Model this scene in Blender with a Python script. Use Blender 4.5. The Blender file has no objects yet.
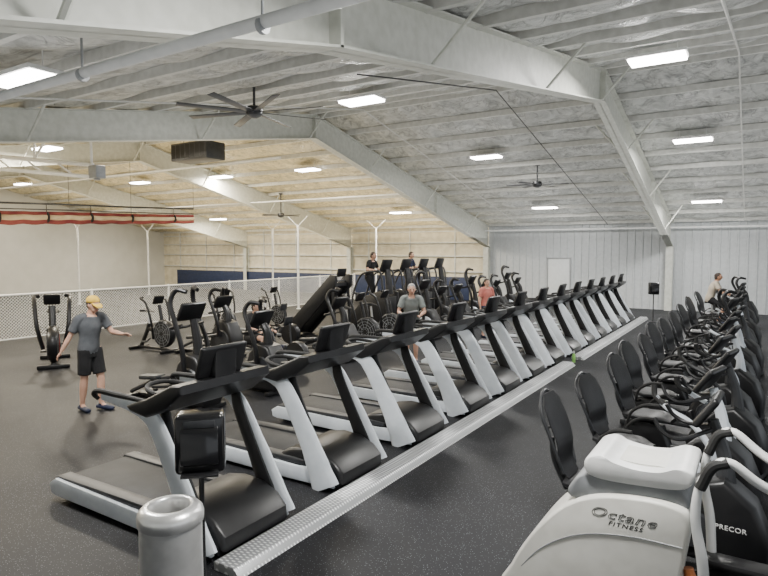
import bpy, bmesh, math, random
from mathutils import Vector, Matrix, Euler
random.seed(7)
SC=bpy.context.scene
COL=SC.collection
# ---------------------------------------------------------------- materials
def mat(name,c1,c2=None,rough=.5,metal=0.0,scale=8.0,bump=0.0,bscale=40.0,emit=None,es=0.0,coat=0.0):
    m=bpy.data.materials.new(name); m.use_nodes=True
    nt=m.node_tree; N=nt.nodes; L=nt.links
    b=N['Principled BSDF']
    b.inputs['Roughness'].default_value=rough; b.inputs['Metallic'].default_value=metal
    if coat: b.inputs['Coat Weight'].default_value=coat
    if c2 is None: c2=tuple(min(1,x*1.12+.002) for x in c1)
    tc=N.new('ShaderNodeTexCoord'); no=N.new('ShaderNodeTexNoise'); no.inputs['Scale'].default_value=scale
    L.new(tc.outputs['Object'],no.inputs['Vector'])
    r=N.new('ShaderNodeValToRGB'); r.color_ramp.elements[0].position=.35; r.color_ramp.elements[1].position=.65
    r.color_ramp.elements[0].color=(*c1,1); r.color_ramp.elements[1].color=(*c2,1)
    L.new(no.outputs['Fac'],r.inputs['Fac']); L.new(r.outputs['Color'],b.inputs['Base Color'])
    if bump:
        n2=N.new('ShaderNodeTexNoise'); n2.inputs['Scale'].default_value=bscale; n2.inputs['Detail'].default_value=5
        bp=N.new('ShaderNodeBump'); bp.inputs['Strength'].default_value=bump; bp.inputs['Distance'].default_value=.02
        L.new(tc.outputs['Object'],n2.inputs['Vector']); L.new(n2.outputs['Fac'],bp.inputs['Height']); L.new(bp.outputs['Normal'],b.inputs['Normal'])
    if emit:
        b.inputs['Emission Color'].default_value=(*emit,1); b.inputs['Emission Strength'].default_value=es
    return m
M={}
M['black']=mat('black_plastic',(.007,.007,.008),(.011,.011,.012),.38)
M['blackgloss']=mat('black_gloss',(.005,.005,.006),(.008,.008,.009),.18,coat=.3)
M['rubber']=mat('black_rubber',(.010,.010,.010),(.016,.016,.016),.7)
M['belt']=mat('running_belt',(.010,.010,.011),(.018,.018,.019),.6,bump=.1,bscale=300)
M['dgrey']=mat('dark_grey_plastic',(.022,.023,.026),(.032,.034,.037),.42)
M['grey']=mat('mid_grey_plastic',(.2,.21,.22),(.25,.26,.27),.45)
M['silver']=mat('silver_paint',(.70,.75,.81),(.77,.82,.87),.28,.1,coat=.4)
M['white']=mat('white_paint',(.70,.71,.70),(.78,.78,.77),.35)
M['offwhite']=mat('off_white_plastic',(.62,.61,.56),(.68,.67,.62),.4)
M['steelwhite']=mat('frame_paint',(.50,.51,.46),(.58,.59,.54),.5)
M['purlin']=mat('purlin_paint',(.54,.54,.51),(.64,.64,.61),.5)
M['chrome']=mat('brushed_steel',(.74,.74,.73),(.86,.86,.85),.3,.72)
M['vinyl']=mat('black_vinyl',(.010,.010,.011),(.017,.017,.019),.42,bump=.1,bscale=200)
M['navy']=mat('navy_pad',(.012,.022,.06),(.018,.03,.08),.6)
M['red']=mat('maroon_net',(.10,.010,.014),(.16,.035,.03),.85,scale=2.2,bump=.5,bscale=20)
M['tannet']=mat('tan_net',(.33,.26,.17),(.44,.36,.25),.85,scale=3,bump=.5,bscale=20)
M['pipe']=mat('pipe_paint',(.50,.51,.51),(.58,.59,.59),.4)
M['skin']=mat('skin',(.52,.30,.21),(.60,.36,.26),.55)
M['tan']=mat('tan_skin',(.42,.22,.13),(.5,.27,.17),.55)
M['tantop']=mat('tan_cloth',(.42,.36,.28),(.5,.44,.35),.9,bump=.2)
M['hairdark']=mat('dark_hair',(.02,.012,.008),(.05,.03,.02),.7,scale=60)
M['hairgrey']=mat('grey_hair',(.25,.24,.23),(.4,.39,.37),.7,scale=60)
M['tee']=mat('grey_cotton',(.065,.07,.078),(.092,.098,.107),.9,bump=.2,bscale=30)
M['teelight']=mat('light_grey_cotton',(.16,.18,.17),(.22,.24,.23),.9,bump=.2)
M['blackcloth']=mat('black_cloth',(.005,.005,.006),(.010,.010,.011),.9,bump=.2)
M['navycloth']=mat('navy_cloth',(.012,.02,.05),(.02,.03,.07),.9)
M['coral']=mat('coral_cloth',(.50,.15,.12),(.56,.2,.16),.9)
M['yellow']=mat('yellow_cap',(.66,.42,.05),(.74,.50,.09),.8)
M['eye']=mat('eye_dark',(.01,.008,.006),None,.2)
M['lip']=mat('lip',(.35,.12,.10),None,.5)
M['shoe']=mat('navy_shoe',(.008,.013,.035),(.012,.018,.05),.6)
M['green']=mat('green_bottle',(.25,.55,.12),(.35,.65,.2),.3)
M['orange']=mat('orange_brown',(.30,.09,.025),(.36,.12,.035),.5)
M['redpl']=mat('dark_red_plastic',(.16,.012,.012),(.2,.02,.018),.4)
M['led']=mat('led_panel',(.9,.9,.88),None,.5,emit=(1,.97,.92),es=25)
M['screen']=mat('screen_glass',(.01,.012,.016),None,.12)
M['door']=mat('door_paint',(.60,.62,.62),(.64,.66,.66),.5)
M['doorframe']=mat('door_frame_paint',(.36,.37,.38),(.40,.41,.42),.5)
M['beige']=mat('beige_wall',(.58,.58,.55),(.62,.62,.59),.8,scale=1.5)
M['wallwhite']=mat('ribbed_metal',(.45,.47,.48),(.50,.52,.53),.45)

def floor_mat():
    m=bpy.data.materials.new('speckled_rubber_floor'); m.use_nodes=True; nt=m.node_tree;N=nt.nodes;L=nt.links;b=N['Principled BSDF']
    tc=N.new('ShaderNodeTexCoord'); no=N.new('ShaderNodeTexVoronoi'); no.inputs['Scale'].default_value=58
    L.new(tc.outputs['Object'],no.inputs['Vector'])
    r=N.new('ShaderNodeValToRGB'); r.color_ramp.elements[0].position=.10; r.color_ramp.elements[0].color=(.26,.27,.30,1)
    r.color_ramp.elements[1].position=.20; r.color_ramp.elements[1].color=(.0105,.011,.0135,1)
    L.new(no.outputs['Distance'],r.inputs['Fac'])
    n2=N.new('ShaderNodeTexNoise'); n2.inputs['Scale'].default_value=.7; n2.inputs['Detail'].default_value=4
    L.new(tc.outputs['Object'],n2.inputs['Vector'])
    r2=N.new('ShaderNodeValToRGB'); r2.color_ramp.elements[0].position=.3; r2.color_ramp.elements[0].color=(.7,.7,.7,1); r2.color_ramp.elements[1].position=.7; r2.color_ramp.elements[1].color=(1.0,1.0,1.0,1)
    L.new(n2.outputs['Fac'],r2.inputs['Fac'])
    mx=N.new('ShaderNodeMix'); mx.data_type='RGBA'; mx.blend_type='MULTIPLY'; mx.inputs[0].default_value=1
    L.new(r.outputs['Color'],mx.inputs[6]); L.new(r2.outputs['Color'],mx.inputs[7]); L.new(mx.outputs[2],b.inputs['Base Color'])
    rr=N.new('ShaderNodeMapRange'); rr.inputs['To Min'].default_value=.46; rr.inputs['To Max'].default_value=.64; L.new(n2.outputs['Fac'],rr.inputs['Value']); L.new(rr.outputs[0],b.inputs['Roughness'])
    b.inputs['Specular IOR Level'].default_value=.27
    bp=N.new('ShaderNodeBump'); bp.inputs['Strength'].default_value=.2; bp.inputs['Distance'].default_value=.004
    n3=N.new('ShaderNodeTexNoise'); n3.inputs['Scale'].default_value=120; L.new(tc.outputs['Object'],n3.inputs['Vector'])
    L.new(n3.outputs['Fac'],bp.inputs['Height']); L.new(bp.outputs['Normal'],b.inputs['Normal'])
    return m
def roof_mat():
    m=bpy.data.materials.new('roof_insulation'); m.use_nodes=True; nt=m.node_tree;N=nt.nodes;L=nt.links;b=N['Principled BSDF']
    tc=N.new('ShaderNodeTexCoord')
    mp=N.new('ShaderNodeMapping'); mp.inputs['Scale'].default_value=(1.2,1.0,1.0); L.new(tc.outputs['Object'],mp.inputs['Vector'])
    no=N.new('ShaderNodeTexNoise'); no.inputs['Scale'].default_value=3.2; no.inputs['Detail'].default_value=8; no.inputs['Roughness'].default_value=.6; no.inputs['Distortion'].default_value=.8
    L.new(mp.outputs[0],no.inputs['Vector'])
    r=N.new('ShaderNodeValToRGB'); r.color_ramp.elements[0].position=.34; r.color_ramp.elements[0].color=(.36,.37,.36,1)
    r.color_ramp.elements[1].position=.66; r.color_ramp.elements[1].color=(.62,.63,.61,1)
    L.new(no.outputs['Fac'],r.inputs['Fac'])
    n2=N.new('ShaderNodeTexNoise'); n2.inputs['Scale'].default_value=1.5; n2.inputs['Detail'].default_value=5; n2.inputs['Distortion'].default_value=1.5
    L.new(mp.outputs[0],n2.inputs['Vector'])
    s=N.new('ShaderNodeMath'); s.operation='SUBTRACT'; s.inputs[1].default_value=.5; L.new(n2.outputs['Fac'],s.inputs[0])
    a=N.new('ShaderNodeMath'); a.operation='ABSOLUTE'; L.new(s.outputs[0],a.inputs[0])
    cr=N.new('ShaderNodeMapRange'); cr.inputs['From Min'].default_value=0; cr.inputs['From Max'].default_value=.035; cr.inputs['To Min'].default_value=.62; cr.inputs['To Max'].default_value=1.0  # crease shade painted in: darkens the blanket colour along the folds
    L.new(a.outputs[0],cr.inputs['Value'])
    m2=N.new('ShaderNodeMix'); m2.data_type='RGBA'; m2.blend_type='MULTIPLY'; m2.inputs[0].default_value=1
    L.new(r.outputs['Color'],m2.inputs[6]); L.new(cr.outputs[0],m2.inputs[7])
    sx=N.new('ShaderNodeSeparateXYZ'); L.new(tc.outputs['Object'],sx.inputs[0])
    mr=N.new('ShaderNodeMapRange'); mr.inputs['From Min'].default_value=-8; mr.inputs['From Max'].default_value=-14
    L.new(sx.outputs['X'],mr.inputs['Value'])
    mx=N.new('ShaderNodeMix'); mx.data_type='RGBA'; mx.blend_type='MULTIPLY'; mx.inputs[7].default_value=(1.35,1.17,.80,1)  # warm lamplight of the left bays painted into the cream-tinged blanket colour
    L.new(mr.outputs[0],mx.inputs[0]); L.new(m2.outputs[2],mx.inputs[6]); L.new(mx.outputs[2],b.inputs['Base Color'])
    b.inputs['Roughness'].default_value=.42; b.inputs['Metallic'].default_value=.12
    ad=N.new('ShaderNodeMath'); ad.operation='MULTIPLY_ADD'; ad.inputs[1].default_value=.3; L.new(cr.outputs[0],ad.inputs[0]); L.new(no.outputs['Fac'],ad.inputs[2])
    bp=N.new('ShaderNodeBump'); bp.inputs['Strength'].default_value=.8; bp.inputs['Distance'].default_value=.13
    L.new(ad.outputs[0],bp.inputs['Height']); L.new(bp.outputs['Normal'],b.inputs['Normal'])
    return m
def plate_mat():
    m=bpy.data.materials.new('diamond_plate'); m.use_nodes=True; nt=m.node_tree;N=nt.nodes;L=nt.links;b=N['Principled BSDF']
    b.inputs['Metallic'].default_value=.55; b.inputs['Roughness'].default_value=.42
    tc=N.new('ShaderNodeTexCoord')
    hs=[]
    for ang in (math.radians(45),math.radians(-45)):
        mp=N.new('ShaderNodeMapping'); mp.inputs['Rotation'].default_value=(0,0,ang); mp.inputs['Scale'].default_value=(15,38,15)
        L.new(tc.outputs['Object'],mp.inputs['Vector'])
        v=N.new('ShaderNodeTexVoronoi'); v.inputs['Scale'].default_value=1; v.inputs['Randomness'].default_value=0
        L.new(mp.outputs[0],v.inputs['Vector'])
        r=N.new('ShaderNodeValToRGB'); r.color_ramp.elements[0].position=.2; r.color_ramp.elements[0].color=(1,1,1,1); r.color_ramp.elements[1].position=.36; r.color_ramp.elements[1].color=(0,0,0,1)
        L.new(v.outputs['Distance'],r.inputs['Fac']); hs.append(r)
    mx=N.new('ShaderNodeMath'); mx.operation='MAXIMUM'; L.new(hs[0].outputs[0],mx.inputs[0]); L.new(hs[1].outputs[0],mx.inputs[1])
    rr=N.new('ShaderNodeValToRGB'); rr.color_ramp.elements[0].color=(.36,.37,.38,1); rr.color_ramp.elements[1].color=(.92,.93,.94,1)
    L.new(mx.outputs[0],rr.inputs['Fac']); L.new(rr.outputs[0],b.inputs['Base Color'])
    bp=N.new('ShaderNodeBump'); bp.inputs['Strength'].default_value=.6; bp.inputs['Distance'].default_value=.005
    L.new(mx.outputs[0],bp.inputs['Height']); L.new(bp.outputs['Normal'],b.inputs['Normal'])
    return m
M['floor']=floor_mat(); M['roof']=roof_mat(); M['plate']=plate_mat()
M['cream']=mat('cream_insulation',(.58,.53,.40),(.70,.65,.51),.7,scale=3,bump=.8,bscale=3)

# ---------------------------------------------------------------- geometry builder
def cat(pts,k=6):
    P=[Vector(p) for p in pts]; out=[]
    n=len(P)
    if n<3: return P,[0,1]
    par=[]
    for i in range(n-1):
        p0=P[i-1] if i>0 else P[0]*2-P[1]; p1=P[i]; p2=P[i+1]; p3=P[i+2] if i+2<n else P[-1]*2-P[-2]
        for j in range(k):
            t=j/k
            out.append(.5*((2*p1)+(p2-p0)*t+(2*p0-5*p1+4*p2-p3)*t*t+(3*p1-p0-3*p2+p3)*t**3)); par.append(i+t)
    out.append(P[-1]); par.append(n-1)
    return out,par
class G:
    def __init__(s): s.v=[];s.f=[];s.m=[]
    def add(s,vs,fs,m=0):
        o=len(s.v); s.v+= [tuple(v) for v in vs]; s.f+=[tuple(i+o for i in f) for f in fs]; s.m+=[m]*len(fs); return s
    def bm(s,bm,m=0):
        bm.verts.ensure_lookup_table(); bm.verts.index_update()
        s.add([v.co.copy() for v in bm.verts],[[v.index for v in f.verts] for f in bm.faces],m); bm.free(); return s
    def box(s,c,size,rot=(0,0,0),bev=0,m=0,seg=2):
        bm=bmesh.new(); bmesh.ops.create_cube(bm,size=1)
        bmesh.ops.scale(bm,vec=size,verts=bm.verts)
        if bev: bmesh.ops.bevel(bm,geom=list(bm.edges),offset=bev,segments=seg,affect='EDGES',profile=.5)
        mt=Matrix.Translation(c)@Euler([math.radians(a) for a in rot]).to_matrix().to_4x4()
        bmesh.ops.transform(bm,matrix=mt,verts=bm.verts)
        return s.bm(bm,m)
    def prism(s,prof,y0,y1,bev=0,m=0,seg=2,allb=False):
        bm=bmesh.new()
        a=[bm.verts.new((x,y0,z)) for x,z in prof]; b=[bm.verts.new((x,y1,z)) for x,z in prof]
        n=len(prof)
        bm.faces.new(a); bm.faces.new(b[::-1])
        for i in range(n): bm.faces.new((a[i],b[i],b[(i+1)%n],a[(i+1)%n]))
        bmesh.ops.recalc_face_normals(bm,faces=bm.faces)
        if bev:
            ed=[e for e in bm.edges if abs(e.verts[0].co.y-e.verts[1].co.y)<1e-6]
            bmesh.ops.bevel(bm,geom=ed,offset=bev,segments=seg,affect='EDGES',profile=.5,clamp_overlap=True)
        return s.bm(bm,m)
    def tube(s,pts,r,n=8,smooth=True,m=0,flat=(1,1),ref=None,k=6,sq=1.0,cap=True):
        if smooth and len(pts)>2: P,par=cat(pts,k)
        else: P=[Vector(p) for p in pts]; par=list(range(len(P)))
        if not isinstance(r,(list,tuple)): r=[r]*len(pts)
        def rad(t):
            i=min(int(t),len(r)-2); 
            f=t-i; f=f*f*(3-2*f); return r[i]*(1-f)+r[i+1]*f
        T=[]
        for i in range(len(P)):
            a=P[max(0,i-1)]; b=P[min(len(P)-1,i+1)]; d=(b-a)
            T.append(d.normalized() if d.length>1e-9 else Vector((0,0,1)))
        up=Vector(ref) if ref else (Vector((0,1,0)) if abs(T[0].y)<.9 else Vector((1,0,0)))
        vs=[];fs=[]
        n1=(up-T[0]*up.dot(T[0])).normalized()
        for i,p in enumerate(P):
            n1=(n1-T[i]*n1.dot(T[i])).normalized(); n2=T[i].cross(n1)
            R=rad(par[i])
            for j in range(n):
                a=2*math.pi*(j+.5)/n; ca=math.cos(a); sa=math.sin(a)
                if sq!=1.0:
                    ca=math.copysign(abs(ca)**sq,ca); sa=math.copysign(abs(sa)**sq,sa)
                vs.append(p+n1*(ca*R*flat[0])+n2*(sa*R*flat[1]))
        for i in range(len(P)-1):
            for j in range(n):
                fs.append((i*n+j,i*n+(j+1)%n,(i+1)*n+(j+1)%n,(i+1)*n+j))
        if cap:
            fs.append(tuple(range(n))[::-1]); fs.append(tuple((len(P)-1)*n+j for j in range(n)))
        return s.add(vs,fs,m)
    def lathe(s,prof,c=(0,0,0),n=24,axis='Z',m=0,cap=True):
        vs=[];fs=[]
        for r,z in prof:
            for j in range(n):
                a=2*math.pi*j/n; x,y=r*math.cos(a),r*math.sin(a)
                p=(x,y,z) if axis=='Z' else ((x,z,y) if axis=='Y' else (z,x,y))
                vs.append((p[0]+c[0],p[1]+c[1],p[2]+c[2]))
        for i in range(len(prof)-1):
            for j in range(n):
                fs.append((i*n+j,i*n+(j+1)%n,(i+1)*n+(j+1)%n,(i+1)*n+j))
        if cap:
            fs.append(tuple(range(n))[::-1]); fs.append(tuple((len(prof)-1)*n+j for j in range(n)))
        return s.add(vs,fs,m)
    def ell(s,c,r,n=14,rot=(0,0,0),m=0):
        bm=bmesh.new(); bmesh.ops.create_uvsphere(bm,u_segments=n,v_segments=max(6,n*2//3),radius=1)
        mt=Matrix.Translation(c)@Euler([math.radians(a) for a in rot]).to_matrix().to_4x4()@Matrix.Diagonal((*r,1))
        bmesh.ops.transform(bm,matrix=mt,verts=bm.verts); return s.bm(bm,m)
    def mesh(s,name,mats,smooth=True,ang=35):
        me=bpy.data.meshes.new(name); me.from_pydata(s.v,[],s.f)
        if isinstance(mats,str): mats=[mats]
        for x in mats: me.materials.append(M[x])
        me.polygons.foreach_set('material_index',s.m)
        bm=bmesh.new(); bm.from_mesh(me); bmesh.ops.recalc_face_normals(bm,faces=bm.faces); bm.to_mesh(me); bm.free()
        if smooth:
            me.polygons.foreach_set('use_smooth',[True]*len(me.polygons))
            me.set_sharp_from_angle(angle=math.radians(ang))
        me.update(); return me
def obj(name,me,loc=(0,0,0),rz=0,parent=None):
    o=bpy.data.objects.new(name,me); COL.objects.link(o)
    if parent: o.parent=parent
    o.location=loc; o.rotation_euler=(0,0,math.radians(rz)); return o
def thing(name,label,category,parts,loc,rz=0,group=None,scale=1.0):
    root=bpy.data.objects.new(name,None); root.empty_display_size=.2; COL.objects.link(root)
    root.location=loc; root.rotation_euler=(0,0,math.radians(rz)); root.scale=(scale,)*3
    root['label']=label; root['category']=category
    if group: root['group']=group
    def rec(ps,par):
        for p in ps:
            o=bpy.data.objects.new(p[0],p[1]); COL.objects.link(o); o.parent=par
            if len(p)>2 and p[2]: rec(p[2],o)
            if len(p)>3: o['label']=p[3]
    rec(parts,root); return root
def solo(name,label,category,me,loc=(0,0,0),rz=0,group=None):
    o=obj(name,me,loc,rz); o['label']=label; o['category']=category
    if group: o['group']=group
    return o
def struct(name,me,label=None,loc=(0,0,0)):
    o=obj(name,me,loc); o['kind']='structure'; o['label']=label or name.replace('_',' '); o['category']=name.split('_')[0]; return o
def text_mesh(body,size,mt,depth=.001,shear=0,bold=0,outline=0,spacing=1.0):
    cu=bpy.data.curves.new('lettering','FONT'); cu.body=body; cu.size=size; cu.extrude=depth; cu.align_x='CENTER'; cu.align_y='CENTER'; cu.shear=shear; cu.offset=bold; cu.space_character=spacing
    if outline: cu.fill_mode='NONE'; cu.extrude=0; cu.bevel_depth=outline; cu.bevel_resolution=1
    o=bpy.data.objects.new('tmp',cu); COL.objects.link(o)
    dg=bpy.context.evaluated_depsgraph_get(); me=bpy.data.meshes.new_from_object(o.evaluated_get(dg))
    bpy.data.objects.remove(o); me.materials.clear(); me.materials.append(M[mt]); return me

# ---------------------------------------------------------------- room shell
XE=-34.0; XR=9.0; YW=26.0; YN=-1.6; YRG=13.1; ZR=6.15
SF=.21; SN=.178
def roofz(y): return ZR-(SF*(y-YRG) if y>YRG else SN*(YRG-y))
g=G(); g.add([(XE,YN-2,0),(XR,YN-2,0),(XR,YW,0),(XE,YW,0)],[(0,1,2,3)]); struct('floor',g.mesh('floor','floor',False),'black rubber gym floor with light flecks')
PUR=[YRG-.25-1.25*i for i in range(0,13)]+[YRG+.25+1.24*i for i in range(0,11)]
PUR=sorted(p for p in PUR if YN-.5<p<YW)
ys=[]
for a,b in zip(PUR[:-1],PUR[1:]):
    for t in range(8): ys.append((a+(b-a)*t/8,t/8))
ys.append((PUR[-1],0)); ys.append((YW,0)); ys=[(YN-.8,0)]+ys
nx=344; vs=[];fs=[]
for (y,t) in ys:
    for i in range(nx+1):
        x=XE+(XR-XE)*i/nx
        q=abs(math.sin(math.pi*x/1.1))**.5
        sag=.12*math.sin(math.pi*t)**.7*(.45+.55*q+.2*math.sin(x*2.3+y*1.7)+.15*math.sin(x*5.1-y*3.3)) if t>0 else 0
        vs.append((x,y,roofz(y)+.15-sag))
for r_ in range(len(ys)-1):
    for i in range(nx): fs.append((r_*(nx+1)+i,r_*(nx+1)+i+1,(r_+1)*(nx+1)+i+1,(r_+1)*(nx+1)+i))
g=G(); g.add(vs,fs); struct('ceiling',g.mesh('ceiling','roof',True,80),'wrinkled silver-white roof insulation blanket')
ti=1
pg=G(); pg.prism([(-.035,-.07),(.035,-.07),(.035,-.058),(-.02,-.058),(-.02,.058),(.035,.058),(.035,.07),(-.035,.07)],XE,XR)
pg2=G(); pg2.add([(y,x,z) for x,y,z in pg.v],pg.f); pm=pg2.mesh('purlin','purlin',False)
for y in PUR:
    o=struct('trim_%d'%ti,pm,'painted steel roof purlin',(0,y,roofz(y)+.065)); o['group']='roof purlins'; ti+=1
def under(y):
    if y>YRG: return 5.5-3.0*(y-YRG)/(YW-YRG)
    if y>3.8: return 5.5-.165*(YRG-y)
    return 3.97-.235*(3.8-y)
def frame_mesh():
    g=G(); W=.125
    Y=[YN,2,3.8,5,8,10.5,YRG,15.5,18,21,24,YW-.1]
    for a,b in zip(Y[:-1],Y[1:]):
        ua,ub=under(a),under(b); ta,tb=roofz(a)-.0,roofz(b)-.0
        g.add([(-.012,a,ua),(.012,a,ua),(.012,b,ub),(-.012,b,ub),(-.012,a,ta),(.012,a,ta),(.012,b,tb),(-.012,b,tb)],
              [(0,1,2,3),(4,7,6,5),(1,5,6,2),(0,3,7,4),(0,4,5,1),(2,6,7,3)])
        for (p,q) in ((ua,ub),(ta,tb)):
            g.add([(-W,a,p),(W,a,p),(W,b,q),(-W,b,q),(-W,a,p+.02),(W,a,p+.02),(W,b,q+.02),(-W,b,q+.02)],
              [(0,1,2,3),(4,7,6,5),(1,5,6,2),(0,3,7,4),(0,4,5,1),(2,6,7,3)])
    for y in (YRG,3.8,20.5):
        g.add([(-W,y-.02,under(y)),(W,y-.02,under(y)),(W,y+.02,under(y)),(-W,y+.02,under(y)),(-W,y-.02,roofz(y)-.05),(W,y-.02,roofz(y)-.05),(W,y+.02,roofz(y)-.05),(-W,y+.02,roofz(y)-.05)],
              [(0,1,2,3),(4,7,6,5),(1,5,6,2),(0,3,7,4),(0,4,5,1),(2,6,7,3)])
    g.box((0,YW-.32,1.27),(.25,.02,2.54)); g.box((0,YW-.2,1.27),(.02,.25,2.54)); g.box((0,YW-.06,1.27),(.25,.02,2.54))
    for y in PUR[2:-1:3]:
        for sx in (-1,1):
            g.tube([(sx*.1,y,under(y)+.02),(sx*.7,y,roofz(y)+.03)],.022,6)
    return g.mesh('steel_frame','steelwhite',True,30)
fm=frame_mesh()
for x in (-2.9,-10.6,-18.4,-26.1):
    o=struct('trim_%d'%ti,fm,'tapered off-white steel roof frame',(x,0,0)); o['group']='steel roof frames'; ti+=1
g=G(); x=-10.6; row=[]
while x<XR:
    row+=[(x,0),(x+.22,0),(x+.235,-.03),(x+.29,-.03),(x+.305,0)]; x+=.305
zt=roofz(YW)+.2
vs=[(a,YW+b,0) for a,b in row]+[(a,YW+b,zt) for a,b in row]; n=len(row)
g.add(vs,[(i,i+1,n+i+1,n+i) for i in range(n-1)])
struct('wall_north',g.mesh('wall_north','wallwhite',False),'white vertically ribbed metal wall')
g=G(); g.box(((XE-10.6)/2,YW+.05,zt/2),(-10.6-XE,.1,zt))
struct('wall_northwest',g.mesh('wall_nw','cream',False),'cream insulated wall')
for z in (1.35,2.1,2.75,3.3):
    g=G(); g.box(((XE-10.6)/2,YW-.06,z),(-10.6-XE-.1,.1,.06)); struct('trim_%d'%ti,g.mesh('girt','purlin',False),'painted wall girt'); ti+=1
for i in range(9):
    g=G(); g.box((-12.3-i*2.5,YW-.03,zt/2),(.07,.06,zt-.1)); struct('trim_%d'%ti,g.mesh('stud','purlin',False),'painted wall stud'); ti+=1
g=G(); g.add([(XE,YN-2,0),(XE,YW,0),(XE,YW,roofz(YW)+.3),(XE,YRG,ZR+.3),(XE,YN-2,roofz(YN-2)+.3)],[(0,1,2,3,4)])
struct('wall_west',g.mesh('wall_west','beige',False),'smooth beige end wall')
g=G(); g.box((-10,YN,1.6),(24,.1,3.2)); 
struct('wall_south',g.mesh('wall_south','wallwhite',False),'pale metal wall')
g=G(); g.box((-7.3,YW-.05,1.0),(.92,.05,2.0),bev=.004); dm=g.mesh('door','door')
d=struct('door_1',dm,'pale grey steel exit door')
g=G(); g.box((-7.8,YW-.06,1.02),(.05,.09,2.04)); g.box((-6.8,YW-.06,1.02),(.05,.09,2.04)); g.box((-7.3,YW-.06,2.05),(1.05,.09,.05))
struct('trim_%d'%ti,g.mesh('door_frame','doorframe',False),'door frame'); ti+=1
g=G(); g.tube([(-7.0,YW-.08,.98),(-7.0,YW-.14,.98),(-7.1,YW-.14,.98)],.012,8,False)
o=struct('trim_%d'%ti,g.mesh('door_handle','chrome'),'steel door handle'); ti+=1
g=G(); g.box((-22,YW-.15,.55),(21,.08,1.10),bev=.02); solo('wall_pad','navy blue wall padding along the cream wall','wall padding',g.mesh('wall_pad','navy'))
g=G(); g.tube([(-10.6,YW-.45,3.28),(XR,YW-.45,3.28)],.035,8,False); solo('pipe','thin white pipe running along the top of the ribbed wall','pipe',g.mesh('pipe','white'))

# ---------------------------------------------------------------- ceiling items
g=G(); g.box((0,0,0),(.86,.42,.05),bev=.01); panel=g.mesh('lens','led')
g=G(); g.box((0,0,.045),(.92,.48,.05),bev=.01); g.tube([(-.3,0,.05),(-.3,0,.3)],.006,6,False); g.tube([(.3,0,.05),(.3,0,.3)],.006,6,False); phouse=g.mesh('housing','white')
LT=[(-1.5,10.9),(-1.45,16.9),(-1.45,22.4),(-6.95,16.8),(-6.87,22.4),(-6.9,10.1),(-6.8,3.5),(-.9,3.2),
    (-13.6,16.5),(-17.9,16.4),(-22.7,16.2),(-17.2,9.3),(-30,15),(-13.2,22.3),(-19,22.3),(-24.5,22.2),(-13.3,8.8),(-13,3.5),(-24,9.5),(-29.5,21),(-20,3.5)]
for i,(x,y) in enumerate(LT):
    z=roofz(y)-.20
    thing('ceiling_light','rectangular white LED panel hung under the roof','ceiling light',[('housing',phouse),('lens',panel)],(x,y,z),group='LED ceiling panels')
    ld=bpy.data.lights.new('panel_light','AREA'); ld.shape='RECTANGLE'; ld.size=.85; ld.size_y=.42
    warm=x<-10.5
    ld.energy=265 if not warm else 330; ld.color=(1,.985,.95) if not warm else (1,.90,.72)
    lo=bpy.data.objects.new('panel_light',ld); COL.objects.link(lo); lo.location=(x,y,z-.04)
for ix,x in enumerate((5,-1.5,-8,-14.5,-21,-28)):  # added upward fill standing in for bounce on the roof, no real fixtures
    for y in (2.5,9.5,16.5,22.8):
        ld=bpy.data.lights.new('roof_fill_light','AREA'); ld.shape='RECTANGLE'; ld.size=6; ld.size_y=6
        ld.energy=(78 if y>5 else 58) if ix<3 else 180; ld.color=(1,.99,.95) if ix<3 else (1,.83,.54)
        lo=bpy.data.objects.new('roof_fill_light',ld); COL.objects.link(lo); lo.location=(x,y,2.95); lo.rotation_euler=(math.pi,0,0)
def fan(loc,R,nb,drop):
    g=G(); g.lathe([(.02,.10),(.13,.09),(.15,.02),(.13,-.06),(.05,-.10)],n=20); hub=g.mesh('motor','dgrey')
    g=G(); g.tube([(0,0,.08),(0,0,drop)],.025,8,False); g.lathe([(.08,drop-.06),(.1,drop)],n=16); rod=g.mesh('downrod','dgrey')
    ps=[('motor',hub),('downrod',rod)]
    for i in range(nb):
        g=G(); a=2*math.pi*i/nb+.25
        g.box((R*.55,0,0),(R*.9,.13,.012),rot=(12,0,0),bev=.003)
        mt=Matrix.Rotation(a,3,'Z'); g.v=[tuple(mt@Vector(v)) for v in g.v]
        ps.append(('blade',g.mesh('blade','dgrey')))
    thing('ceiling_fan','black multi-blade ceiling fan on a downrod','ceiling fan',ps,loc,group='ceiling fans')
fan((-7.5,7.66,4.80),1.3,8,.5)
fan((-5.9,18.4,4.45),.95,6,.65)
fan((-17.5,19.4,3.9),.9,6,.95)
PY,PZ=2.0,3.40
g=G(); g.tube([(-13,PY,PZ-.02),(2.5,PY,PZ+.03)],.030,16,False); ps=[('pipe_run',g.mesh('pipe_run','pipe'))]
for x in (-9,-6,-3.3,-1.9):
    g=G(); g.lathe([(.038,-.012),(.038,.012)],(x,PY,PZ),14,'X'); g.tube([(x,PY,PZ+.03),(x,PY,roofz(PY)+.1)],.007,6,False); ps.append(('hanger',g.mesh('hanger','grey')))
thing('ceiling_pipe','long pale grey sprinkler pipe on hanger rods','pipe',ps,(0,0,0))
def conduit(pts,r,label,mt='grey'):
    g=G(); g.tube(pts,r,6,False); solo('conduit',label,'conduit',g.mesh('conduit',mt))
conduit([(-5.2,7.5,roofz(7.5)-.10),(-5.2,13.1,roofz(13.1)-.08),(-5.2,25.5,roofz(25.5)-.10)],.014,'thin dark conduit under the roof','dgrey')
conduit([(-.4,5,roofz(5)-.06),(-.4,13.1,roofz(13.1)-.06),(-.4,25.5,roofz(25.5)-.06)],.018,'thin white conduit under the roof','purlin')
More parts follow.
